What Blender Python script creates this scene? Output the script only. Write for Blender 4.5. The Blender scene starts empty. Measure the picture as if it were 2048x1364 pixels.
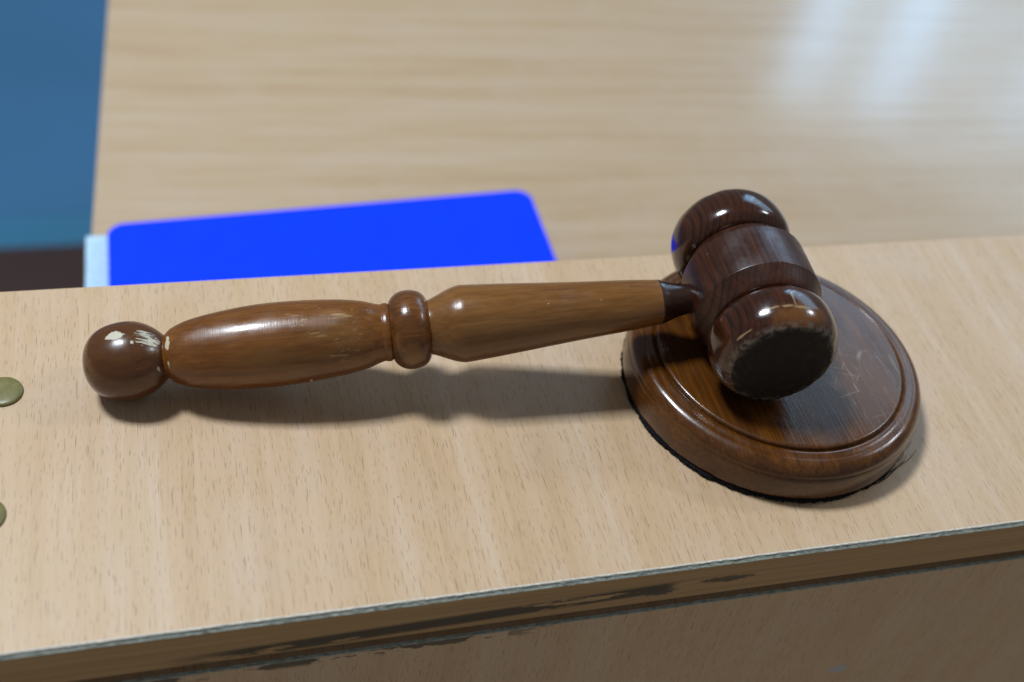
import bpy, bmesh, math, random
from mathutils import Vector, Matrix, noise as mnoise

random.seed(11)
sc = bpy.context.scene
col = sc.collection

# ------------------------------------------------------------------ camera
CAM = Vector((-0.19520, -0.24410, 0.29407))
RIGHT = Vector((0.96265024, -0.23145962, 0.14046695))
UP = Vector((0.0708895, 0.71618556, 0.69430031))
FWD = Vector((0.26130288, 0.65841073, -0.70584426))
cam = bpy.data.cameras.new('camera')
cam.sensor_width = 36.0
cam.lens = 2348.34 / 2048 * 36.0
cam.clip_start = 0.02
cam.clip_end = 60
cam.dof.use_dof = True
cam.dof.focus_distance = 0.3735
cam.dof.aperture_fstop = 6.3
cam.dof.aperture_blades = 9
co = bpy.data.objects.new('camera', cam)
col.objects.link(co)
m = Matrix((RIGHT, UP, -FWD)).transposed().to_4x4()
m.translation = CAM
co.matrix_world = m
sc.camera = co

# ------------------------------------------------------------------ world and lamps (indoor light)
world = bpy.data.worlds.new('World')
sc.world = world
world.use_nodes = True
bg = world.node_tree.nodes['Background']
bg.inputs[0].default_value = (0.88, 0.94, 1.0, 1)
bg.inputs[1].default_value = 0.17
sc.view_settings.view_transform = 'Standard'
sc.view_settings.look = 'None'
sc.view_settings.gamma = 1.0
sc.view_settings.exposure = 0.0
sc.view_settings.use_curve_mapping = False


def lamp(name, az, el, dist, sx, sy, power, color, aim=(-0.08, 0.0, 0.02), flat=True, rot=0.0):
    """a ceiling fitting seen from the table at azimuth az (from +Y towards +X) and elevation el"""
    a, e = math.radians(az), math.radians(el)
    loc = Vector(aim) + dist * Vector((math.sin(a) * math.cos(e), math.cos(a) * math.cos(e), math.sin(e)))
    l = bpy.data.lights.new(name, 'AREA')
    l.shape = 'RECTANGLE'
    l.size, l.size_y = sx, sy
    l.energy = power
    l.color = color
    o = bpy.data.objects.new(name, l)
    col.objects.link(o)
    o.location = loc
    if flat:
        o.rotation_euler = (0, 0, math.radians(rot))
    else:
        o.rotation_euler = (Vector(aim) - loc).to_track_quat('-Z', 'Y').to_euler()
    return o


COOL = (0.81, 0.905, 1.0)
lamp('ceiling_lamp', -53, 63, 2.1, 0.42, 0.32, 51, COOL)
lamp('ceiling_lamp', 84, 39, 3.1, 0.45, 0.40, 24, COOL)
lamp('ceiling_lamp', 32.5, 26.0, 4.4, 0.17, 2.4, 8, (0.27, 0.60, 1.0), rot=-33)
lamp('ceiling_lamp', 38.5, 25.5, 4.4, 0.17, 2.4, 8, (0.27, 0.60, 1.0), rot=-38)
lamp('ceiling_lamp', 47.5, 27.5, 4.3, 0.16, 1.4, 2.2, (0.27, 0.60, 1.0), rot=-47)
lamp('window_light', 51, 30.0, 4.6, 2.8, 1.7, 36, (0.48, 0.74, 1.0), flat=False)


# ------------------------------------------------------------------ node helpers
class NT:
    def __init__(self, name):
        self.m = bpy.data.materials.new(name)
        self.m.use_nodes = True
        self.t = self.m.node_tree
        self.b = self.t.nodes['Principled BSDF']
        self.tc = self.t.nodes.new('ShaderNodeTexCoord')
        self.obj = self.tc.outputs['Object']

    def link(self, a, sock):
        if isinstance(a, bpy.types.NodeSocket):
            self.t.links.new(a, sock)
        elif isinstance(a, (tuple, list)):
            v = list(a)
            n = len(sock.default_value)
            while len(v) < n:
                v.append(1.0)
            sock.default_value = v[:n]
        else:
            sock.default_value = a

    def math(self, op, a, b=None, c=None, clamp=False):
        n = self.t.nodes.new('ShaderNodeMath')
        n.operation = op
        n.use_clamp = clamp
        self.link(a, n.inputs[0])
        if b is not None:
            self.link(b, n.inputs[1])
        if c is not None:
            self.link(c, n.inputs[2])
        return n.outputs[0]

    def vmath(self, op, a, b=None):
        n = self.t.nodes.new('ShaderNodeVectorMath')
        n.operation = op
        self.link(a, n.inputs[0])
        if b is not None:
            self.link(b, n.inputs[1])
        return n.outputs['Value'] if op in ('LENGTH', 'DOT_PRODUCT', 'DISTANCE') else n.outputs[0]

    def sep(self, v):
        n = self.t.nodes.new('ShaderNodeSeparateXYZ')
        self.link(v, n.inputs[0])
        return n.outputs

    def comb(self, x, y, z):
        n = self.t.nodes.new('ShaderNodeCombineXYZ')
        for i, q in enumerate((x, y, z)):
            self.link(q, n.inputs[i])
        return n.outputs[0]

    def noise(self, vec, scale=1.0, detail=3, rough=0.5, dist=0.0):
        n = self.t.nodes.new('ShaderNodeTexNoise')
        self.link(vec, n.inputs['Vector'])
        n.inputs['Scale'].default_value = scale
        n.inputs['Detail'].default_value = detail
        n.inputs['Roughness'].default_value = rough
        n.inputs['Distortion'].default_value = dist
        return n.outputs[0]

    def vor(self, vec, feature='F1', dims='2D'):
        n = self.t.nodes.new('ShaderNodeTexVoronoi')
        n.voronoi_dimensions = dims
        n.feature = feature
        self.link(vec, n.inputs['Vector'])
        n.inputs['Scale'].default_value = 1.0
        return n.outputs

    def step(self, v, lo, hi, a=0.0, b=1.0, smooth=True):
        n = self.t.nodes.new('ShaderNodeMapRange')
        n.interpolation_type = 'SMOOTHSTEP' if smooth else 'LINEAR'
        n.clamp = True
        self.link(v, n.inputs[0])
        for i, q in enumerate((lo, hi, a, b)):
            n.inputs[i + 1].default_value = q
        return n.outputs[0]

    def mix(self, f, a, b):
        n = self.t.nodes.new('ShaderNodeMix')
        n.data_type = 'RGBA'
        self.link(f, n.inputs[0])
        self.link(a, n.inputs[6])
        self.link(b, n.inputs[7])
        return n.outputs[2]

    def mulc(self, c, f):
        return self.vmath('MULTIPLY', c, self.comb(f, f, f))

    def ramp(self, f, stops):
        n = self.t.nodes.new('ShaderNodeValToRGB')
        self.link(f, n.inputs[0])
        e = n.color_ramp.elements
        while len(e) < len(stops):
            e.new(0.5)
        for q, (p, c) in zip(e, stops):
            q.position = p
            q.color = (c[0], c[1], c[2], 1)
        return n.outputs[0]

    def bump(self, h, strength, dist=0.001, prev=None):
        n = self.t.nodes.new('ShaderNodeBump')
        n.inputs['Strength'].default_value = strength
        n.inputs['Distance'].default_value = dist
        self.link(h, n.inputs['Height'])
        if prev is not None:
            self.link(prev, n.inputs['Normal'])
        return n.outputs[0]

    def blob(self, centre, radii, wob=0.5, nscale=900.0, soft=0.25):
        """uneven patch (wear, chip, stain) at a place on the object, in its own coordinates (mm)"""
        d = self.vmath('SUBTRACT', self.obj, [c * 0.001 for c in centre])
        d = self.vmath('MULTIPLY', d, [1000.0 / r for r in radii])
        l = self.vmath('LENGTH', d)
        n = self.noise(self.obj, nscale, 3, 0.6)
        l = self.math('ADD', l, self.math('MULTIPLY', self.math('SUBTRACT', n, 0.5), wob * 4))
        return self.step(l, 1.0 - soft, 1.0 + soft, 1.0, 0.0)

    def set(self, **kw):
        names = dict(color='Base Color', rough='Roughness', spec='Specular IOR Level', normal='Normal',
                     coat='Coat Weight', coat_rough='Coat Roughness', sheen='Sheen Weight', ior='IOR')
        for k, v in kw.items():
            self.link(v, self.b.inputs[names[k]])
        return self.m


def plain(name, c, rough=0.6, spec=0.4):
    n = NT(name)
    v = n.noise(n.obj, 220, 4, 0.6)
    cc = n.mulc(c, n.step(v, 0.25, 0.75, 0.86, 1.12))
    return n.set(color=cc, rough=rough, spec=spec)


# ---- pale beech laminate; u runs across the grain, v along it
def beech(name, across, along, base=1.0, flecks=True, streak=1.0, rough=0.42, fleck_len=1.0, dots=True, spec=0.35):
    n = NT(name)
    s = n.sep(n.obj)
    u, v = s[across], s[along]
    w = n.noise(n.comb(n.math('MULTIPLY', u, 14), n.math('MULTIPLY', v, 9), 0.3), 1, 2, 0.5)
    u2 = n.math('ADD', u, n.math('MULTIPLY', n.math('SUBTRACT', w, 0.5), 0.006))
    bands = n.noise(n.comb(n.math('MULTIPLY', u2, 75), n.math('MULTIPLY', v, 3.0), 1.7), 1, 3, 0.6)
    fine = n.noise(n.comb(n.math('MULTIPLY', u2, 420), n.math('MULTIPLY', v, 13), 4.1), 1, 3, 0.6)
    fine2 = n.noise(n.comb(n.math('MULTIPLY', u2, 1500), n.math('MULTIPLY', v, 70), 8.1), 1, 2, 0.6)
    f = n.math('ADD', n.math('MULTIPLY', bands, 0.5), n.math('ADD', n.math('MULTIPLY', fine, 0.35), n.math('MULTIPLY', fine2, 0.15)))
    c = n.ramp(n.step(f, 0.5 - 0.17 / streak, 0.5 + 0.17 / streak, 0, 1, False),
               [(0.0, (0.505, 0.326, 0.178)), (0.35, (0.548, 0.370, 0.217)), (0.65, (0.578, 0.402, 0.252)), (1.0, (0.610, 0.452, 0.315))])
    blot = n.noise(n.obj, 26, 3, 0.55)
    c = n.mix(n.step(blot, 0.48, 0.72, 0, 0.45), c, (0.585, 0.425, 0.308))
    grey = n.noise(n.vmath('ADD', n.obj, (3.1, 1.7, 0.4)), 17, 2, 0.5)
    c = n.mix(n.step(grey, 0.5, 0.75, 0, 0.35), c, (0.565, 0.398, 0.230))
    bmp = fine2
    if flecks:
        for k, (px, py, hw, hl, drop, off) in enumerate(((0.0020, 0.0070, 0.00013, 0.0020, 0.12, 0.0), (0.0032, 0.0095, 0.00015, 0.0032, 0.25, 7.3), (0.0016, 0.0042, 0.00010, 0.0011, 0.30, 3.9))):
            pv = n.comb(n.math('ADD', n.math('MULTIPLY', u2, 1 / px), off), n.math('ADD', n.math('MULTIPLY', v, 1 / py), off * 1.7), 0.0)
            o = n.vor(pv)
            d = n.sep(n.vmath('SUBTRACT', pv, o['Position']))
            r = n.sep(o['Color'])
            ln = n.math('ADD', 0.55, n.math('MULTIPLY', r[1], 0.8))
            wob = n.noise(n.comb(n.math('MULTIPLY', u, 300), n.math('MULTIPLY', v, 700), off), 1, 1, 0.5)
            dx = n.math('ADD', n.math('DIVIDE', d[0], hw / px), n.math('MULTIPLY', n.math('SUBTRACT', wob, 0.5), 2.6))
            dy = n.math('DIVIDE', n.math('DIVIDE', d[1], hl * fleck_len / py), ln)
            l = n.math('SQRT', n.math('ADD', n.math('MULTIPLY', dx, dx), n.math('MULTIPLY', dy, dy)))
            mk = n.step(l, 0.45, 1.2, 1.0, 0.0)
            mk = n.math('MULTIPLY', mk, n.step(r[0], drop, drop + 0.12, 0, 1))
            mk = n.math('MULTIPLY', mk, n.step(r[2], 0.0, 1.0, 0.17, 0.62))
            c = n.mix(mk, c, (0.200, 0.100, 0.052))
    if dots:
        pv = n.vmath('MULTIPLY', n.obj, (75, 75, 75))
        o = n.vor(pv, dims='3D')
        r = n.sep(o['Color'])
        dd = n.math('DIVIDE', o['Distance'], n.step(r[1], 0, 1, 0.012, 0.045, False))
        mk = n.math('MULTIPLY', n.step(dd, 0.5, 1.2, 1, 0), n.step(r[0], 0.62, 0.7, 0, 0.75))
        c = n.mix(mk, c, (0.075, 0.065, 0.06))
    c = n.mulc(c, base)
    mic = n.noise(n.obj, 2600, 2, 0.6)
    rr = n.step(n.noise(n.obj, 60, 3, 0.6), 0.3, 0.7, rough - 0.05, rough + 0.07)
    nb = n.bump(mic, 0.10, 0.0004)
    nb = n.bump(bmp, 0.06, 0.0006, nb)
    return n, c, rr, nb, spec


def beech_done(t):
    n, c, rr, nb, spec = t
    return n.set(color=c, rough=rr, normal=nb, spec=spec)


M = {}
M['ledge'] = beech_done(beech('beech_laminate_ledge', 0, 1))

# front panel: same laminate, upright grain, dark smears under the ledge, one pale chip
t = beech('beech_laminate_panel', 0, 2, base=1.0)
n, c = t[0], t[1]
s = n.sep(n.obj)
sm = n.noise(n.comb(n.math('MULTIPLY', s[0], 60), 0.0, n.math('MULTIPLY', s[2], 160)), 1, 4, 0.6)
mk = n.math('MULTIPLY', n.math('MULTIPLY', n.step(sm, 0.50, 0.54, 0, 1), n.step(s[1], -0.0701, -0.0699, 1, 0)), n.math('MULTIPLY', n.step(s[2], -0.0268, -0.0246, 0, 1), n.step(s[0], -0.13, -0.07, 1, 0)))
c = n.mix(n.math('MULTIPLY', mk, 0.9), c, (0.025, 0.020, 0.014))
c = n.mix(n.blob((29.4, -71, -85.7), (3.6, 9, 2.6), 0.25, 300), c, (0.42, 0.42, 0.46))
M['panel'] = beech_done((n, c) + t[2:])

# narrow brown edge band with dark worn smears
n = NT('worn_edge_band')
s = n.sep(n.obj)
g = n.noise(n.comb(n.math('MULTIPLY', s[0], 6), 0, n.math('MULTIPLY', s[2], 900)), 1, 3, 0.6)
c = n.ramp(n.step(g, 0.3, 0.7, 0, 1, False), [(0, (0.34, 0.192, 0.078)), (0.5, (0.42, 0.255, 0.110)), (1, (0.49, 0.31, 0.145))])
sm = n.noise(n.comb(n.math('MULTIPLY', s[0], 26), 0.0, n.math('MULTIPLY', s[2], 210)), 1, 5, 0.68)
# smear band climbs a little from left to right along the lower half of the board edge
zc = n.math('SUBTRACT', s[2], n.step(s[0], -0.24, -0.06, -0.0165, -0.0105, False))
band = n.step(n.math('ABSOLUTE', zc), 0.0016, 0.0034, 1, 0)
mk = n.math('MULTIPLY', band, n.step(sm, 0.41, 0.45, 0, 1))
mk = n.math('MULTIPLY', mk, n.math('MULTIPLY', n.step(s[0], -0.060, -0.052, 1, 0), n.step(s[0], -0.215, -0.185, 0, 1)))
c = n.mix(n.math('MULTIPLY', mk, 0.92), c, (0.022, 0.018, 0.010))
c = n.mix(n.math('MULTIPLY', n.blob((-38.5, -69.6, -10.0), (9.0, 9, 1.5), 0.45, 420), 0.85), c, (0.05, 0.040, 0.028))
c = n.mix(n.math('MULTIPLY', n.blob((-61, -69.6, -13.2), (5.0, 9, 1.1), 0.5, 500), 0.85), c, (0.05, 0.040, 0.028))
M['band'] = n.set(color=c, rough=0.5, spec=0.35, normal=n.bump(g, 0.15, 0.0006))

# grey-green core of the laminate and its pale broken lip
n = NT('laminate_core')
v = n.noise(n.vmath('MULTIPLY', n.obj, (500, 900, 1200)), 1, 4, 0.65)
c = n.ramp(n.step(v, 0.25, 0.75, 0, 1, False), [(0, (0.10, 0.11, 0.098)), (0.4, (0.29, 0.315, 0.275)), (1, (0.48, 0.50, 0.43))])
M['core'] = n.set(color=c, rough=0.75, spec=0.2, normal=n.bump(v, 0.5, 0.0005))
n = NT('laminate_lip')
v = n.noise(n.vmath('MULTIPLY', n.obj, (700, 700, 700)), 1, 3, 0.65)
c = n.ramp(n.step(v, 0.25, 0.75, 0, 1, False), [(0, (0.50, 0.43, 0.34)), (1, (0.74, 0.69, 0.60))])
M['lip'] = n.set(color=c, rough=0.6, spec=0.3)
M['chip'] = plain('chipboard', (0.30, 0.21, 0.13), 0.9, 0.1)

# desk top: same beech, grain along the desk, glossier
t = beech('beech_desk_top', 1, 0, base=1.0, flecks=False, streak=2.0, rough=0.30, dots=False, spec=0.5)
t[0].set(color=t[0].mulc(t[0].mix(0.30, t[1], (0.49, 0.395, 0.265)), 0.92), rough=0.36, spec=0.4, coat=0.7, coat_rough=0.16)
M['desk'] = t[0].m


# ---- varnished turned wood
def varnish(name, dark, mid, light, axis=2, ring=0.0, ring_scale=520, rough=0.22, brush=0.0, mott=1.0, coat=0.4):
    n = NT(name)
    s = n.sep(n.obj)
    o = [i for i in range(3) if i != axis]
    a, b, z = s[o[0]], s[o[1]], s[axis]
    w = n.noise(n.comb(n.math('MULTIPLY', a, 40), n.math('MULTIPLY', b, 40), n.math('MULTIPLY', z, 9)), 1, 2, 0.5)
    fib = n.noise(n.comb(n.math('MULTIPLY', a, 950), n.math('MULTIPLY', b, 950), n.math('MULTIPLY', z, 26)), 1, 4, 0.65)
    blo = n.noise(n.comb(n.math('MULTIPLY', a, 150), n.math('MULTIPLY', b, 150), n.math('MULTIPLY', z, 26)), 1, 4, 0.6, 0.4)
    f = n.math('ADD', n.math('MULTIPLY', fib, 0.52), n.math('MULTIPLY', blo, 0.48))
    c = n.ramp(n.step(f, 0.5 - 0.16 / mott, 0.5 + 0.16 / mott, 0, 1, False), [(0, dark), (0.5, mid), (1, light)])
    h = fib
    if ring > 0:
        rc = n.math('ADD', n.math('MULTIPLY', b, ring_scale), n.math('MULTIPLY', n.math('SUBTRACT', w, 0.5), 5))
        rc = n.math('ADD', rc, n.math('MULTIPLY', n.math('MULTIPLY', a, a), ring_scale * 9))
        fr = n.math('FRACT', rc)
        ln = n.math('MULTIPLY', n.step(fr, 0.35, 0.86, 0, 1), n.step(fr, 0.90, 1.0, 1, 0))
        amt = n.step(n.noise(n.obj, 70, 2, 0.5), 0.3, 0.7, 0.35, 1.0)
        c = n.mix(n.math('MULTIPLY', n.math('MULTIPLY', ln, amt), ring), c, tuple(q * 0.22 for q in dark))
    nb = n.bump(fib, 0.05, 0.0005)
    if brush > 0:
        br = n.noise(n.comb(n.math('MULTIPLY', a, 30), n.math('MULTIPLY', b, 30), n.math('MULTIPLY', z, 2400)), 1, 2, 0.6)
        nb = n.bump(br, brush, 0.0003, nb)
    mi = n.noise(n.obj, 1100, 3, 0.6)
    nb = n.bump(mi, 0.05, 0.0004, nb)
    sp = n.noise(n.obj, 90, 4, 0.65)
    rr = n.step(sp, 0.3, 0.75, rough * 0.75, rough * 1.7)
    n.set(coat=coat, coat_rough=0.12, spec=0.5)
    n.fib = fib
    return n, c, rr, nb


def fin(n, c, rr, nb):
    return n.set(color=c, rough=rr, normal=nb)


def scratches(n, c, mask, scale, col_, width=0.012, amount=0.8, vec=None):
    """fine pale scratch lines where the mask is"""
    v = n.noise(vec if vec is not None else n.obj, scale, 2, 0.55, 0.3)
    l = n.step(n.math('ABSOLUTE', n.math('SUBTRACT', v, 0.5)), 0.0, width, 1, 0)
    brk = n.step(n.noise(n.vmath('ADD', n.obj, (0.4, 0.2, 0.9)), scale * 1.7, 2, 0.5), 0.48, 0.58, 0, 1)
    return n.mix(n.math('MULTIPLY', n.math('MULTIPLY', n.math('MULTIPLY', l, brk), mask), amount), c, col_)


PALE = (0.62, 0.52, 0.36)
# handle: honey brown, worn to olive in patches
def handle_mat(name, d, m_, l, brush):
    n, c, rr, nb = varnish(name, d, m_, l, brush=brush, rough=0.23, coat=0.08)
    return n, c, rr, nb


n, c, rr, nb = handle_mat('varnish_handle_grip', (0.100, 0.0300, 0.0048), (0.172, 0.058, 0.0088), (0.245, 0.092, 0.0150), 0.12)
wear = n.noise(n.vmath('MULTIPLY', n.obj, (130, 130, 42)), 1, 5, 0.7)
pm = n.math('MAXIMUM', n.blob((4, -12.5, 153), (7, 7, 17), 0.25, 220, 0.5), n.blob((9, -9, 138), (8, 7, 10), 0.25, 220, 0.5))
c = n.mix(n.math('MULTIPLY', n.math('MULTIPLY', pm, n.step(wear, 0.40, 0.56, 0, 1)), 0.30), c, (0.20, 0.110, 0.034))
streak = n.noise(n.vmath('MULTIPLY', n.obj, (900, 900, 130)), 1, 4, 0.7)
pm2 = n.math('MAXIMUM', n.blob((8, -10.5, 135), (7, 6, 7), 0.3, 260, 0.5), n.blob((12, -3, 140), (4, 7, 14), 0.3, 260, 0.5))
c = n.mix(n.math('MULTIPLY', n.math('MULTIPLY', pm2, n.step(streak, 0.57, 0.66, 0, 1)), 0.55), c, (0.50, 0.36, 0.17))
c = n.mix(n.blob((9.2, -2.0, 189.3), (3, 2.6, 0.75), 0.45, 600, 0.15), c, PALE)
c = n.mix(n.blob((4.5, -8.2, 189.5), (1.6, 1.4, 0.5), 0.3, 900, 0.2), c, PALE)
c = n.mix(n.blob((-6.2, -11.5, 147), (1.0, 1.0, 0.45), 0.2, 900, 0.3), c, PALE)
n.set(coat=0.12)
M['grip'] = fin(n, c, n.math('MULTIPLY', rr, 1.15), nb)

n, c, rr, nb = handle_mat('varnish_handle_shaft', (0.125, 0.045, 0.0090), (0.188, 0.076, 0.0170), (0.245, 0.108, 0.027), 0.06)
pm = n.blob((2, -12, 82), (10, 9, 24), 0.25, 160, 0.5)
c = n.mix(n.math('MULTIPLY', pm, 0.20), c, (0.170, 0.095, 0.034))
sp = n.vor(n.vmath('MULTIPLY', n.obj, (210, 210, 120)), dims='3D')
r = n.sep(sp['Color'])
c = n.mix(n.math('MULTIPLY', n.step(sp['Distance'], 0.03, 0.075, 1, 0), n.step(r[0], 0.72, 0.76, 0, 0.8)), c, (0.62, 0.50, 0.30))
M['shaft'] = fin(n, c, rr, nb)

n, c, rr, nb = handle_mat('varnish_handle_bead', (0.066, 0.020, 0.0045), (0.135, 0.046, 0.0095), (0.205, 0.080, 0.017), 0.08)
c = n.mix(n.math('MULTIPLY', n.blob((1, -11.5, 114.5), (4, 4, 3), 0.3, 300, 0.5), 0.5), c, (0.33, 0.165, 0.040))
M['bead'] = fin(n, c, rr, nb)

n, c, rr, nb = varnish('varnish_pommel', (0.062, 0.0195, 0.0055), (0.090, 0.031, 0.0085), (0.125, 0.046, 0.012), rough=0.20, coat=0.1, mott=0.8)
# pale bare-wood chips on top of the pommel, streaks running down to the neck
c1 = n.blob((12.2, -0.6, 204.2), (3, 1.7, 2.5), 0.42, 480, 0.10)
dirn = n.noise(n.vmath('MULTIPLY', n.obj, (400, 1300, 55)), 1, 3, 0.6)
reg = n.blob((10.0, -0.9, 195.2), (4, 2.9, 4.2), 0.12, 400, 0.12)
c2 = n.math('MULTIPLY', reg, n.step(dirn, 0.48, 0.53, 0, 1))
c3 = n.blob((11.2, -3.2, 199.2), (0.7, 0.6, 0.5), 0.3, 900, 0.2)
c4 = n.blob((3.2, -8.6, 192.6), (1.6, 1.2, 0.5), 0.3, 900, 0.2)
chip = n.math('MAXIMUM', n.math('MAXIMUM', c1, c2), n.math('MAXIMUM', c3, c4))
c = n.mix(chip, c, (0.56, 0.51, 0.38))
rr = n.math('ADD', rr, n.math('MULTIPLY', chip, 0.4))
dn = n.blob((6.8, -8.6, 196.5), (1.2, 3.0, 1.9), 0.3, 500, 0.4)
nb = n.bump(n.math('ADD', n.math('MULTIPLY', chip, -1.0), n.math('MULTIPLY', dn, -1.0)), 0.35, 0.0006, nb)
M['pommel'] = fin(n, c, rr, nb)

n, c, rr, nb = varnish('varnish_collar', (0.018, 0.007, 0.005), (0.030, 0.011, 0.0065), (0.046, 0.016, 0.008), rough=0.20)
M['collar'] = fin(n, c, rr, nb)

# head: deep red brown with growth-ring lines along its length
def head_mat(name, scr, rough=0.15, coat=0.3):
    n, c, rr, nb = varnish(name, (0.022, 0.0060, 0.0028), (0.045, 0.0118, 0.0040), (0.088, 0.0215, 0.0056), ring=0.75, ring_scale=600, rough=rough, mott=0.9, coat=coat)
    scr(n)
    c = n.c2(c) if hasattr(n, 'c2') else c
    return fin(n, c, rr, nb)


def no_scr(n):
    def f(c):
        sp = n.vor(n.vmath('MULTIPLY', n.obj, (230, 230, 230)), dims='3D')
        r = n.sep(sp['Color'])
        return n.mix(n.math('MULTIPLY', n.step(sp['Distance'], 0.03, 0.08, 1, 0), n.step(r[0], 0.80, 0.84, 0, 0.45)), c, (0.35, 0.26, 0.22))
    n.c2 = f


def roll_scr(n):
    def f(c):
        PB = (0.30, 0.20, 0.10)
        s = n.sep(n.obj)
        # orange worn zone on the top of the roll towards the face
        c = n.mix(n.math('MULTIPLY', n.blob((18, -1.5, 30), (5, 9, 3.4), 0.35, 260, 0.5), 0.75), c, (0.17, 0.062, 0.014))
        # three curved scratches
        for ctr, rad in (((20.4, -0.2, 24.0), (2.5, 0.32, 2.6)), ((19.6, -2.8, 27.7), (2.5, 2.7, 0.42)), ((19.4, 2.4, 27.1), (2.5, 1.6, 0.34)), ((18.6, 7.0, 26.9), (2.5, 2.4, 0.32)), ((10.8, 14.6, 30.6), (3, 2.6, 0.3))):
            c = n.mix(n.math('MULTIPLY', n.blob(ctr, rad, 0.45, 520, 0.35), 0.85), c, PB)
        # bruised grey wood round the edge of the striking face
        ed = n.step(s[2], 0.0312, 0.0328, 0, 1)
        nn = n.noise(n.vmath('MULTIPLY', n.obj, (420, 420, 420)), 1, 4, 0.7)
        c = n.mix(n.math('MULTIPLY', n.math('MULTIPLY', ed, n.step(nn, 0.42, 0.58, 0, 1)), 0.8), c, (0.13, 0.105, 0.080))
        return c
    n.c2 = f


M['head'] = head_mat('varnish_head_barrel', no_scr, 0.32, 0.05)
M['roll'] = head_mat('varnish_head_roll', no_scr)
M['roll_near'] = head_mat('varnish_head_roll_struck', roll_scr)

n = NT('bruised_striking_face')
v = n.noise(n.obj, 330, 5, 0.65)
c = n.ramp(n.step(v, 0.3, 0.7, 0, 1, False), [(0, (0.012, 0.0085, 0.007)), (0.6, (0.020, 0.0145, 0.011)), (1, (0.034, 0.025, 0.019))])
s = n.sep(n.obj)
rad = n.math('SQRT', n.math('ADD', n.math('MULTIPLY', s[0], s[0]), n.math('MULTIPLY', s[1], s[1])))
edge = n.math('MULTIPLY', n.step(rad, 0.0142, 0.0166, 0, 1), n.step(n.noise(n.obj, 420, 4, 0.7), 0.45, 0.6, 0, 1))
c = n.mix(n.math('MULTIPLY', edge, 0.8), c, (0.15, 0.125, 0.095))
c = scratches(n, c, n.step(n.noise(n.obj, 120, 2, 0.5), 0.5, 0.62, 0, 1), 260, (0.12, 0.10, 0.085), 0.008, 0.5)
M['face'] = n.set(color=c, rough=0.62, spec=0.25, normal=n.bump(v, 0.25, 0.0008))


# sounding block: amber brown, fine straight grain, scuffed where the gavel lands
def block_mat(name, top):
    n, c, rr, nb = varnish(name, (0.034, 0.0096, 0.0017), (0.084, 0.0258, 0.0033), (0.175, 0.0610, 0.0064), axis=1, rough=0.21, mott=0.75, coat=0.15)
    s = n.sep(n.obj)
    st = n.noise(n.comb(n.math('MULTIPLY', s[0], 1500), n.math('MULTIPLY', s[1], 16), 2.0), 1, 3, 0.6)
    c = n.mix(n.step(st, 0.45, 0.72, 0, 0.40), c, (0.045, 0.0165, 0.0052))
    if top:
        reg = n.blob((20, -11, 18), (21, 21, 12), 0.35, 60, 0.5)
        c = n.mix(n.math('MULTIPLY', reg, 0.45), c, (0.115, 0.062, 0.032))
        # long fine scuffs with the grain
        lv = n.comb(n.math('MULTIPLY', s[0], 520), n.math('MULTIPLY', s[1], 45), 0.0)
        v = n.noise(lv, 1, 2, 0.6)
        ln = n.step(v, 0.665, 0.70, 0, 1)
        c = n.mix(n.math('MULTIPLY', n.math('MULTIPLY', ln, reg), 0.6), c, (0.30, 0.25, 0.19))
        # straight cuts and scuffs in a few directions round the place the head strikes
        spot = n.blob((25, -11, 18), (15, 10, 12), 0.45, 90, 0.5)
        for k, (ang, su, sv, thr, msk) in enumerate(((6, 1500, 42, 0.68, reg), (72, 1300, 60, 0.685, spot), (-32, 1400, 80, 0.69, spot), (104, 1200, 55, 0.70, reg), (24, 1500, 70, 0.69, spot), (-6, 2000, 60, 0.69, reg))):
            ca, sa = math.cos(math.radians(ang)), math.sin(math.radians(ang))
            p = n.math('ADD', n.math('MULTIPLY', s[0], ca), n.math('MULTIPLY', s[1], sa))
            q = n.math('SUBTRACT', n.math('MULTIPLY', s[1], ca), n.math('MULTIPLY', s[0], sa))
            p = n.math('ADD', p, n.math('MULTIPLY', n.noise(n.obj, 160, 2, 0.5), 0.0022))
            v = n.noise(n.comb(n.math('MULTIPLY', p, su), n.math('MULTIPLY', q, sv), k * 3.3), 1, 1, 0.5)
            c = n.mix(n.math('MULTIPLY', n.math('MULTIPLY', n.step(v, thr, thr + 0.03, 0, 1), msk), 0.28), c, (0.40, 0.35, 0.29))
        rr = n.math('ADD', rr, n.math('MULTIPLY', reg, 0.12))
        nb = n.bump(n.math('SUBTRACT', 1.0, st), 0.14, 0.0005, nb)
    return fin(n, c, rr, nb)


M['block'] = block_mat('varnish_block_body', False)
M['blocktop'] = block_mat('varnish_block_top', True)

n = NT('black_felt')
v = n.noise(n.obj, 1500, 4, 0.7)
c = n.ramp(v, [(0.3, (0.006, 0.006, 0.007)), (0.7, (0.020, 0.020, 0.024))])
M['felt'] = n.set(color=c, rough=0.95, spec=0.1, normal=n.bump(v, 0.8, 0.001))
M['fibre'] = plain('dark_fibre', (0.022, 0.014, 0.010), 0.8, 0.2)

n = NT('olive_plastic')
v = n.noise(n.obj, 500, 4, 0.6)
c = n.ramp(n.step(v, 0.3, 0.7, 0, 1, False), [(0, (0.140, 0.120, 0.034)), (1, (0.195, 0.172, 0.058))])
M['olive'] = n.set(color=c, rough=0.36, spec=0.5, normal=n.bump(n.noise(n.obj, 180, 3, 0.5), 0.25, 0.001))

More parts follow.
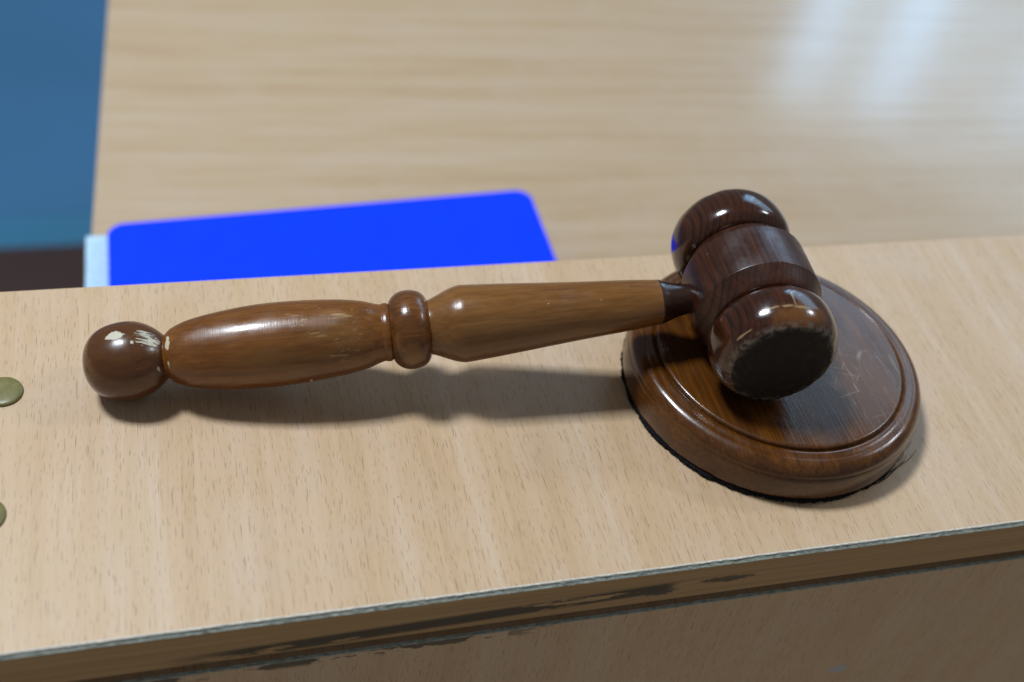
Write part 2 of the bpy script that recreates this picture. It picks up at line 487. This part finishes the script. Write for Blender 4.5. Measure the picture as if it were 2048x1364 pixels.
n = NT('blue_plastic')
v = n.noise(n.obj, 60, 3, 0.5)
c = n.mix(v, (0.002, 0.040, 0.93), (0.003, 0.050, 0.97))
M['blue'] = n.set(color=c, rough=0.55, spec=0.08)
M['paper'] = plain('pale_blue_paper', (0.50, 0.70, 0.85), 0.7, 0.2)
n = NT('blue_floor')
v = n.noise(n.obj, 3.0, 3, 0.5)
c = n.mix(v, (0.048, 0.160, 0.30), (0.064, 0.205, 0.385))
M['mat'] = n.set(color=c, rough=0.45, spec=0.4)
n = NT('grey_brown_floor')
v = n.noise(n.obj, 5.0, 4, 0.6)
c = n.mix(v, (0.54, 0.42, 0.30), (0.66, 0.53, 0.40))
M['floor'] = n.set(color=c, rough=0.45, spec=0.4)
M['teal'] = plain('teal_floor_border', (0.048, 0.200, 0.34), 0.45, 0.4)
n = NT('dark_brown_wood')
s = n.sep(n.obj)
v = n.noise(n.comb(n.math('MULTIPLY', s[0], 4), n.math('MULTIPLY', s[1], 60), n.math('MULTIPLY', s[2], 60)), 1, 4, 0.6)
c = n.mix(v, (0.040, 0.022, 0.022), (0.075, 0.045, 0.045))
M['dark'] = n.set(color=c, rough=0.4, spec=0.4)


# ------------------------------------------------------------------ mesh helpers
def mesh_obj(name, bm, mat, parent=None, smooth=None, matrix=None):
    me = bpy.data.meshes.new(name)
    bmesh.ops.recalc_face_normals(bm, faces=bm.faces)
    bm.to_mesh(me)
    bm.free()
    me.materials.append(M[mat])
    if smooth is not None:
        for p in me.polygons:
            p.use_smooth = True
        if smooth < 179:
            me.set_sharp_from_angle(angle=math.radians(smooth))
    o = bpy.data.objects.new(name, me)
    col.objects.link(o)
    if parent:
        o.parent = parent
    if matrix is not None:
        o.matrix_local = matrix
    return o


def empty(name, loc):
    o = bpy.data.objects.new(name, None)
    o.empty_display_size = 0.02
    col.objects.link(o)
    o.location = loc
    return o


def tag(o, label=None, cat=None, group=None, kind=None):
    if label:
        o['label'] = label
    if cat:
        o['category'] = cat
    if group:
        o['group'] = group
    if kind:
        o['kind'] = kind
    return o


def box_bm(x0, x1, y0, y1, z0, z1, bevel=0.0, seg=2):
    bm = bmesh.new()
    bmesh.ops.create_cube(bm, size=1)
    for v in bm.verts:
        v.co = Vector(((x0 + x1) / 2 + v.co.x * (x1 - x0), (y0 + y1) / 2 + v.co.y * (y1 - y0), (z0 + z1) / 2 + v.co.z * (z1 - z0)))
    if bevel:
        bmesh.ops.bevel(bm, geom=list(bm.edges), offset=bevel, segments=seg, affect='EDGES', profile=0.5)
    return bm


def smooth_profile(pts, sharp=(), per=6):
    """Catmull-Rom through (t, r) points in mm, corners kept at the listed indices"""
    out = []
    n = len(pts)
    for i in range(n - 1):
        p1, p2 = Vector(pts[i]), Vector(pts[i + 1])
        p0 = Vector(pts[i - 1]) if i > 0 and i not in sharp else p1 - (p2 - p1)
        p3 = Vector(pts[i + 2]) if i + 2 < n and (i + 1) not in sharp else p2 + (p2 - p1)
        for k in range(per):
            u = k / per
            q = 0.5 * ((2 * p1) + (p2 - p0) * u + (2 * p0 - 5 * p1 + 4 * p2 - p3) * u * u + (3 * p1 - p0 - 3 * p2 + p3) * u ** 3)
            out.append((q.x, max(q.y, 0.0)))
    out.append(tuple(pts[-1]))
    return out


def lathe_bm(prof, segs=128, wob=0.0, seed=0.0, radial=None, cap0=True, cap1=True):
    """prof = list of (z mm, r mm) along local Z"""
    bm = bmesh.new()
    rings = []
    for (z, r) in prof:
        ring = []
        for k in range(segs):
            a = 2 * math.pi * k / segs
            rr = r
            if wob:
                rr += wob * mnoise.noise(Vector((math.cos(a) * 1.3 + seed, math.sin(a) * 1.3, z * 0.06)))
            if radial:
                rr += radial(a, z, r)
            ring.append(bm.verts.new((rr * math.cos(a) * 0.001, rr * math.sin(a) * 0.001, z * 0.001)))
        rings.append(ring)
    for i in range(len(rings) - 1):
        for k in range(segs):
            bm.faces.new((rings[i][k], rings[i][(k + 1) % segs], rings[i + 1][(k + 1) % segs], rings[i + 1][k]))
    if cap0:
        bm.faces.new(rings[0])
    if cap1:
        bm.faces.new(rings[-1])
    return bm


# ------------------------------------------------------------------ the place: floor, step, desk, ledge
YF, YB = -0.0696, 0.0703          # front and back edge of the ledge
TABLE_Z = -0.150
FLOOR_Z = -0.900

bm = bmesh.new()
vs = [bm.verts.new(q) for q in ((-5, -5, FLOOR_Z), (5, -5, FLOOR_Z), (5, 7, FLOOR_Z), (-5, 7, FLOOR_Z))]
bm.faces.new(vs)
tag(mesh_obj('floor', bm, 'floor'), kind='structure')
bm = box_bm(-3.0, 3.0, 1.19, 4.0, FLOOR_Z + 0.001, FLOOR_Z + 0.004)
tag(mesh_obj('floor_covering', bm, 'mat'), kind='structure')
bm = box_bm(-3.0, 3.0, 1.037, 1.189, FLOOR_Z + 0.001, FLOOR_Z + 0.004)
o = mesh_obj('floor_border', bm, 'teal')
tag(o, kind='structure')
st = empty('low_step', (-0.5, 0.897, FLOOR_Z))
tag(st, 'low dark brown wooden step on the blue floor beside the desk', 'step')
mesh_obj('tread', box_bm(-1.3, 0.9, 0.0, 0.145, 0.052, 0.075, 0.006), 'dark', st, 40)
mesh_obj('riser', box_bm(-1.3, 0.9, 0.118, 0.138, 0.0, 0.0515), 'dark', st)
mesh_obj('base_board', box_bm(-1.3, 0.9, -0.30, 0.117, 0.0, 0.030, 0.003), 'dark', st, 40)

# lower desk top with its carcass
desk = empty('desk', (0.60, 0.45, FLOOR_Z))
desk.rotation_euler = (0, 0, -math.radians(2.3))
tag(desk, 'pale beech desk with wide glossy top behind the raised ledge', 'desk')
dz = TABLE_Z - FLOOR_Z
mesh_obj('desk_top', box_bm(-0.837, 0.90, -0.46, 0.85, dz - 0.025, dz, 0.0012), 'desk', desk, 40)
mesh_obj('side_panel', box_bm(-0.800, -0.775, -0.40, 0.78, 0.0, dz - 0.0255), 'desk', desk)
mesh_obj('side_panel', box_bm(0.80, 0.825, -0.40, 0.78, 0.0, dz - 0.0255), 'desk', desk)

# raised ledge
ledge = empty('counter_ledge', (0.0, 0.0, FLOOR_Z))
tag(ledge, 'pale beech laminate ledge with worn front edge under the gavel', 'ledge')
LX0, LX1 = -0.62, 0.62
up_ = Matrix.Translation((0, 0, -FLOOR_Z))
TH = 0.0185


def jag(x, s, amp):
    return amp * (mnoise.noise(Vector((x * s, 3.7, 0.2))) + 0.6 * mnoise.noise(Vector((x * s * 3.1, 1.7, 5.2))))


def strip_bm(x0, x1, nseg, rows):
    """long strip whose rows are functions x -> (y, z)"""
    bm = bmesh.new()
    prev = None
    for i in range(nseg + 1):
        x = x0 + (x1 - x0) * i / nseg
        cur = [bm.verts.new((x,) + f(x)) for f in rows]
        if prev:
            for k in range(len(cur) - 1):
                bm.faces.new((prev[k], cur[k], cur[k + 1], prev[k + 1]))
        prev = cur
    return bm


mesh_obj('top_board', box_bm(LX0, LX1, YF + 0.0011, YB, -TH + 0.0006, 0.0), 'ledge', ledge, None, up_)
# thin pale broken lip of the laminate, then the chipped slanting grey core below it
NS = 1500
lip = lambda x: YF + 0.0008 + jag(x, 420, 0.00022)
mesh_obj('laminate_lip', strip_bm(LX0, LX1, NS, [
    lambda x: (YF + 0.0013, 0.00005), lambda x: (lip(x) + 0.00015, 0.00005), lambda x: (lip(x) - 0.00006, -0.00012), lambda x: (YF + 0.0012, -0.0004)]), 'lip', ledge, None, up_)
mesh_obj('laminate_core', strip_bm(LX0, LX1, NS, [
    lambda x: (YF + 0.0024, -0.0001), lambda x: (YF + 0.0007 + jag(x + 2, 500, 0.0002), -0.0003), lambda x: (YF + 0.0004 + jag(x + 7, 350, 0.00016), -0.0008),
    lambda x: (YF - 0.0001 + jag(x + 11, 430, 0.0001), -0.0013 + jag(x + 5, 260, 0.00014)), lambda x: (YF + 0.0020, -0.0018)]), 'core', ledge, None, up_)
mesh_obj('edge_band', box_bm(LX0, LX1, YF, YF + 0.0018, -TH + 0.0008, -0.0013, 0.0002), 'band', ledge, None, up_)
# panel below, a shadow gap under the board, its own grey core showing along the top
PZ = -0.0206
mesh_obj('front_panel', box_bm(LX0, LX1, YF - 0.0006, YF + 0.016, FLOOR_Z, PZ - 0.0012), 'panel', ledge, None, up_)
mesh_obj('panel_core', strip_bm(LX0, LX1, NS, [
    lambda x: (YF + 0.0004, PZ - 0.0018), lambda x: (YF + 0.0000 + jag(x + 12, 300, 0.00012), PZ - 0.0004), lambda x: (YF - 0.0009 + jag(x + 3, 420, 0.0001), PZ - 0.0006),
    lambda x: (YF - 0.0010, PZ - 0.0011 + jag(x + 15, 200, 0.00015)), lambda x: (YF - 0.0004, PZ - 0.0016)]), 'core', ledge, None, up_)
mesh_obj('top_rail', box_bm(LX0, LX1, YF + 0.012, YF + 0.030, -0.075, -TH + 0.0004), 'chip', ledge, None, up_)
for x in (LX0 + 0.001, LX1 - 0.019):
    mesh_obj('ledge_bracket', box_bm(x, x + 0.018, YF + 0.031, YB - 0.01, TABLE_Z - 0.1, -TH + 0.0004), 'ledge', ledge, None, up_)

# ------------------------------------------------------------------ things lying on the lower desk top
def rounded_slab(w, l, r, z0, z1, bev):
    bm = bmesh.new()
    pts = []
    for (cx, cy, a0) in ((w / 2 - r, l / 2 - r, 0), (-w / 2 + r, l / 2 - r, 90), (-w / 2 + r, -l / 2 + r, 180), (w / 2 - r, -l / 2 + r, 270)):
        for k in range(9):
            a = math.radians(a0 + k * 90 / 8)
            pts.append((cx + r * math.cos(a), cy + r * math.sin(a)))
    f = bm.faces.new([bm.verts.new((x, y, z0)) for x, y in pts])
    ex = bmesh.ops.extrude_face_region(bm, geom=[f])
    for v in [g for g in ex['geom'] if isinstance(g, bmesh.types.BMVert)]:
        v.co.z = z1
    if bev:
        bmesh.ops.bevel(bm, geom=[e for e in bm.edges if abs(e.verts[0].co.z - e.verts[1].co.z) < 1e-6], offset=bev, segments=2, affect='EDGES')
    return bm


fold = empty('folder', (-0.1170, 0.1165, TABLE_Z + 0.0042))
fold.rotation_euler = (0, 0, math.radians(0.4))
tag(fold, 'bright blue plastic folder lying on the desk behind the ledge', 'folder')
TILT = Matrix.Translation((0, 0, 0.0068 + 0.0060)) @ Matrix.Rotation(-math.radians(2.9), 4, 'Y')
mesh_obj('back_cover', rounded_slab(0.2345, 0.300, 0.009, 0.0, 0.0012, 0), 'blue', fold)
mesh_obj('paper_sheets', rounded_slab(0.218, 0.288, 0.002, 0.0014, 0.0052, 0), 'paper', fold, None, Matrix.Translation((-0.006, 0, 0)))
mesh_obj('front_cover', rounded_slab(0.2345, 0.300, 0.009, 0.0, 0.0014, 0.0004), 'blue', fold, 40, TILT)
mesh_obj('spine', box_bm(0.1135, 0.1150, -0.141, 0.141, 0.0013, 0.0170), 'blue', fold)
pad = empty('paper_pad', (-0.145, 0.158, TABLE_Z))
tag(pad, 'pale blue paper pad showing under the left side of the folder', 'paper pad')
mesh_obj('sheets', box_bm(-0.1020, 0.09, -0.14, 0.1085, 0.0, 0.0040, 0.0003), 'paper', pad)

# ------------------------------------------------------------------ screw caps on the ledge
def screw_cap(x, y, rz, label):
    t = empty('screw_cap', (x, y, 0.0))
    t.rotation_euler = (0, 0, rz)
    tag(t, label, 'screw cap', 'olive screw caps on the ledge')
    pr = smooth_profile([(0.0, 6.0), (0.35, 6.15), (0.8, 5.9), (1.1, 5.2), (1.25, 3.5), (1.3, 0.6)], (0,), 4)
    mesh_obj('cap', lathe_bm(pr, 64, 0.10, x * 40), 'olive', t, 60)
    return t


screw_cap(-0.2540, 0.0242, 0.3, 'olive green plastic screw cap beside the pommel of the gavel')
screw_cap(-0.2567, -0.0234, 1.7, 'olive green plastic screw cap nearer the front edge of the ledge')

# ------------------------------------------------------------------ sounding block
blk = empty('sounding_block', (0, 0, 0))
tag(blk, 'round amber brown varnished sounding block under the gavel head', 'sounding block')
prof = [(2.0, 51.4), (2.4, 52.0), (6.0, 52.3), (9.6, 52.2), (11.2, 51.95), (12.0, 51.65), (12.5, 51.6), (13.6, 51.3), (14.8, 50.6), (15.9, 49.4), (16.5, 48.0),
        (16.55, 47.0), (16.7, 46.2), (16.95, 45.2), (16.85, 44.3), (16.3, 43.7)]
pr = smooth_profile(prof, (0, 5, 6), 5)
mesh_obj('body', lathe_bm(pr, 192, 0.06, 2.0), 'block', blk, 50)
pr = smooth_profile([(16.1, 43.55), (16.6, 43.45), (17.3, 43.35), (17.75, 43.1), (17.98, 42.6), (18.02, 41.8)], (), 4) + [(18.02, 30), (18.02, 18), (18.02, 6), (18.02, 0.3)]
mesh_obj('striking_surface', lathe_bm(pr, 192, 0.0, 0.0, cap0=False), 'blocktop', blk, 35)


def felt_r(a, z, r):
    e = mnoise.noise(Vector((math.cos(a) * 9, math.sin(a) * 9, 1.0))) * 0.5 + mnoise.noise(Vector((math.cos(a) * 34, math.sin(a) * 34, z))) * 0.42
    side = 0.5 + 0.5 * math.cos(a - math.radians(215))
    e2 = mnoise.noise(Vector((math.cos(a) * 75, math.sin(a) * 75, z * 2)))
    return e * 1.2 + e2 * 0.5 + 0.55 * side - 0.3


felt = mesh_obj('felt_pad', lathe_bm([(0.0, 51.2), (0.3, 51.9), (1.1, 52.1), (1.8, 51.7), (1.98, 50.5)], 360, 0.0, 0.0, felt_r), 'felt', blk, 60)


def tube(bm, pts, r, sides=5):
    prev = None
    for i, p in enumerate(pts):
        d = (pts[min(i + 1, len(pts) - 1)] - pts[max(i - 1, 0)]).normalized()
        a = d.cross(Vector((0, 0, 1)))
        a = a.normalized() if a.length > 1e-6 else Vector((1, 0, 0))
        b = d.cross(a)
        rr = r * (1 - 0.6 * i / (len(pts) - 1))
        ring = [bm.verts.new(p + rr * (math.cos(2 * math.pi * k / sides) * a + math.sin(2 * math.pi * k / sides) * b)) for k in range(sides)]
        if prev:
            for k in range(sides):
                bm.faces.new((prev[k], prev[(k + 1) % sides], ring[(k + 1) % sides], ring[k]))
        prev = ring


bm = bmesh.new()
for i in range(2200):
    a = random.uniform(0, 2 * math.pi)
    side = 0.5 + 0.5 * math.cos(a - math.radians(225))
    if random.random() > 0.25 + 0.75 * side:
        continue
    r0 = 51.6 + felt_r(a, 1, 0)
    z = random.uniform(0.2, 1.8)
    p = Vector((r0 * math.cos(a), r0 * math.sin(a), z))
    d = Vector((math.cos(a + random.gauss(0, 0.9)), math.sin(a + random.gauss(0, 0.9)), random.uniform(-0.5, 0.25)))
    pts = [p]
    for k in range(3):
        d = (d + Vector((random.gauss(0, .5), random.gauss(0, .5), random.gauss(0, .3)))).normalized()
        q = pts[-1] + d * random.uniform(0.12, 0.48)
        q.z = max(q.z, 0.06)
        pts.append(q)
    tube(bm, [q * 0.001 for q in pts], random.uniform(0.00003, 0.00010), 4)
tag(mesh_obj('felt_fuzz', bm, 'felt', felt), kind='stuff')
# loose threads hanging out at the right of the block
bm = bmesh.new()
for (a0, a1, out, r, k) in ((-66, -40, 3.6, 0.00017, 0), (-62, -44, 2.0, 0.00013, 1), (-70, -48, 1.2, 0.00015, 2), (-50, -36, 1.4, 0.00011, 3), (-38, -30, 1.6, 0.0001, 4), (-30, -26, 1.2, 0.00009, 5)):
    pts = []
    for i in range(14):
        u = i / 13
        a = math.radians(a0 + (a1 - a0) * u)
        rr = 52.0 + out * (u ** 1.5) + 0.35 * math.sin(u * 9 + k * 2) + 0.2
        pts.append(Vector((rr * math.cos(a), rr * math.sin(a), 0.35 + 0.4 * math.sin(u * 5 + k) ** 2)) * 0.001)
    tube(bm, pts, r, 6)
mesh_obj('loose_thread', bm, 'fibre', felt, 60)

# ------------------------------------------------------------------ gavel
HC = Vector((-0.0147734, 0.00763584, 0.03969399))
gav = empty('gavel', (HC.x, HC.y, 0.018))
tag(gav, 'varnished brown wooden gavel resting its dark head on the sounding block', 'gavel')


def frame(X, Y, Z):
    q = Matrix((X, Y, Z)).transposed().to_4x4()
    q.translation = HC - Vector((HC.x, HC.y, 0.018))
    return q


HF = frame(Vector((-0.13439514, 0.00983827, 0.99087898)), Vector((0.0730087, 0.9973313, 0.0)), Vector((-0.98823462, 0.07234282, -0.13475476)))
GF = frame(Vector((0, 0, 1)), Vector((-0.9973313, 0.07300873, 0)), Vector((-0.07300873, -0.9973313, 0)))

# handle, from the head (20 mm) to the pommel (216 mm)
shaft = mesh_obj('handle', lathe_bm(smooth_profile([(31.4, 7.42), (45, 8.62), (60, 9.72), (78, 11.25), (92, 12.32), (95.6, 12.56), (97.2, 12.58), (98.6, 12.35), (101, 11.65), (104.5, 10.1), (106.6, 9.2), (107.9, 8.8), (109, 8.6)], (0,), 5), 96, 0.05, 1.0), 'shaft', gav, 60, HF)
mesh_obj('collar', lathe_bm(smooth_profile([(15, 4.7), (19, 4.75), (21.5, 4.95), (24, 5.35), (27, 6.1), (30, 7.1), (31.2, 7.44), (31.6, 7.46)], (), 5), 80, 0.05, 3.0), 'collar', shaft, 60)
mesh_obj('bead', lathe_bm(smooth_profile([(107.6, 8.0), (107.9, 9.0), (108.8, 10.7), (110.4, 12.0), (112.6, 12.68), (115.0, 12.78), (117.2, 12.25), (119.0, 11.0), (120.1, 9.5), (120.4, 8.3)], (), 5), 96, 0.06, 5.0), 'bead', shaft, 60)
grip = [(120.2, 8.8), (120.7, 9.25), (121.4, 9.45), (122.3, 9.35), (122.9, 9.15), (123.6, 9.3), (125.2, 9.75), (128.5, 10.85), (133, 11.75), (138.5, 12.45), (146, 13.08), (154, 13.38), (161, 13.35), (168, 13.0), (174, 12.4), (179, 11.65), (183.5, 10.7), (187, 9.55), (189.4, 8.3), (190.6, 7.2), (191.2, 6.8)]
mesh_obj('grip', lathe_bm(smooth_profile(grip, (4,), 5), 112, 0.09, 7.0), 'grip', shaft, 60)
pom = [(190.9, 6.6), (191.3, 6.85), (192.3, 7.9), (194.2, 9.5), (196.8, 11.1), (199.8, 12.15), (203, 12.45), (206.4, 12.15), (209.6, 11.3), (212.4, 9.7), (214.6, 7.2), (215.8, 4.4), (216.2, 1.8), (216.25, 0.3)]
mesh_obj('pommel', lathe_bm(smooth_profile(pom, (), 5), 112, 0.12, 9.0), 'pommel', shaft, 70)

# head: barrel with two ridges, a roll at either end, a flat bruised striking face
half = [(8.35, 21.43), (8.75, 21.36), (9.1, 21.12), (13.9, 18.1), (14.4, 17.6), (14.9, 16.6), (15.4, 15.4)]
barrel = [(-z, r) for z, r in reversed(half)] + half
head = mesh_obj('head', lathe_bm(smooth_profile(barrel, (3, 4, 6, 7, 9, 10), 4), 144, 0.06, 11.0), 'head', gav, 60, GF)
roll = [(15.1, 15.0), (15.5, 16.6), (16.4, 18.2), (18.0, 19.6), (20.4, 20.4), (23, 20.6), (26, 20.4), (28.6, 19.85), (30.8, 18.9), (32.2, 17.9), (33.0, 17.1), (33.3, 16.7)]


def face_r(a, z, r):
    k = max(0.0, (abs(z) - 30.5) / 2.8)
    return k * (0.35 * mnoise.noise(Vector((math.cos(a) * 5, math.sin(a) * 5, 1))) + 0.22 * mnoise.noise(Vector((math.cos(a) * 17, math.sin(a) * 17, 4))))


mesh_obj('end_roll', lathe_bm(smooth_profile(roll, (), 5), 144, 0.08, 13.0, face_r), 'roll_near', head, 60)
mesh_obj('end_roll', lathe_bm([(-z, r) for z, r in smooth_profile(roll, (), 5)], 144, 0.08, 17.0, face_r), 'roll', head, 60)


def face_disc(z0, z1, r, sgn):
    prs = [(sgn * z0, r), (sgn * (z0 + 0.12), r - 0.25), (sgn * z1, r - 0.9), (sgn * (z1 + 0.03), r * 0.6), (sgn * (z1 + 0.04), 0.3)]
    return lathe_bm(prs, 144, 0.0, 0.0, lambda a, z, rr: 0.35 * (rr / r) * mnoise.noise(Vector((math.cos(a) * 6, math.sin(a) * 6, 2))) if rr > 5 else 0.0, cap0=False)


mesh_obj('striking_face', face_disc(33.1, 33.45, 16.75, 1), 'face', head, 50)
mesh_obj('striking_face', face_disc(33.1, 33.45, 16.75, -1), 'face', head, 50)
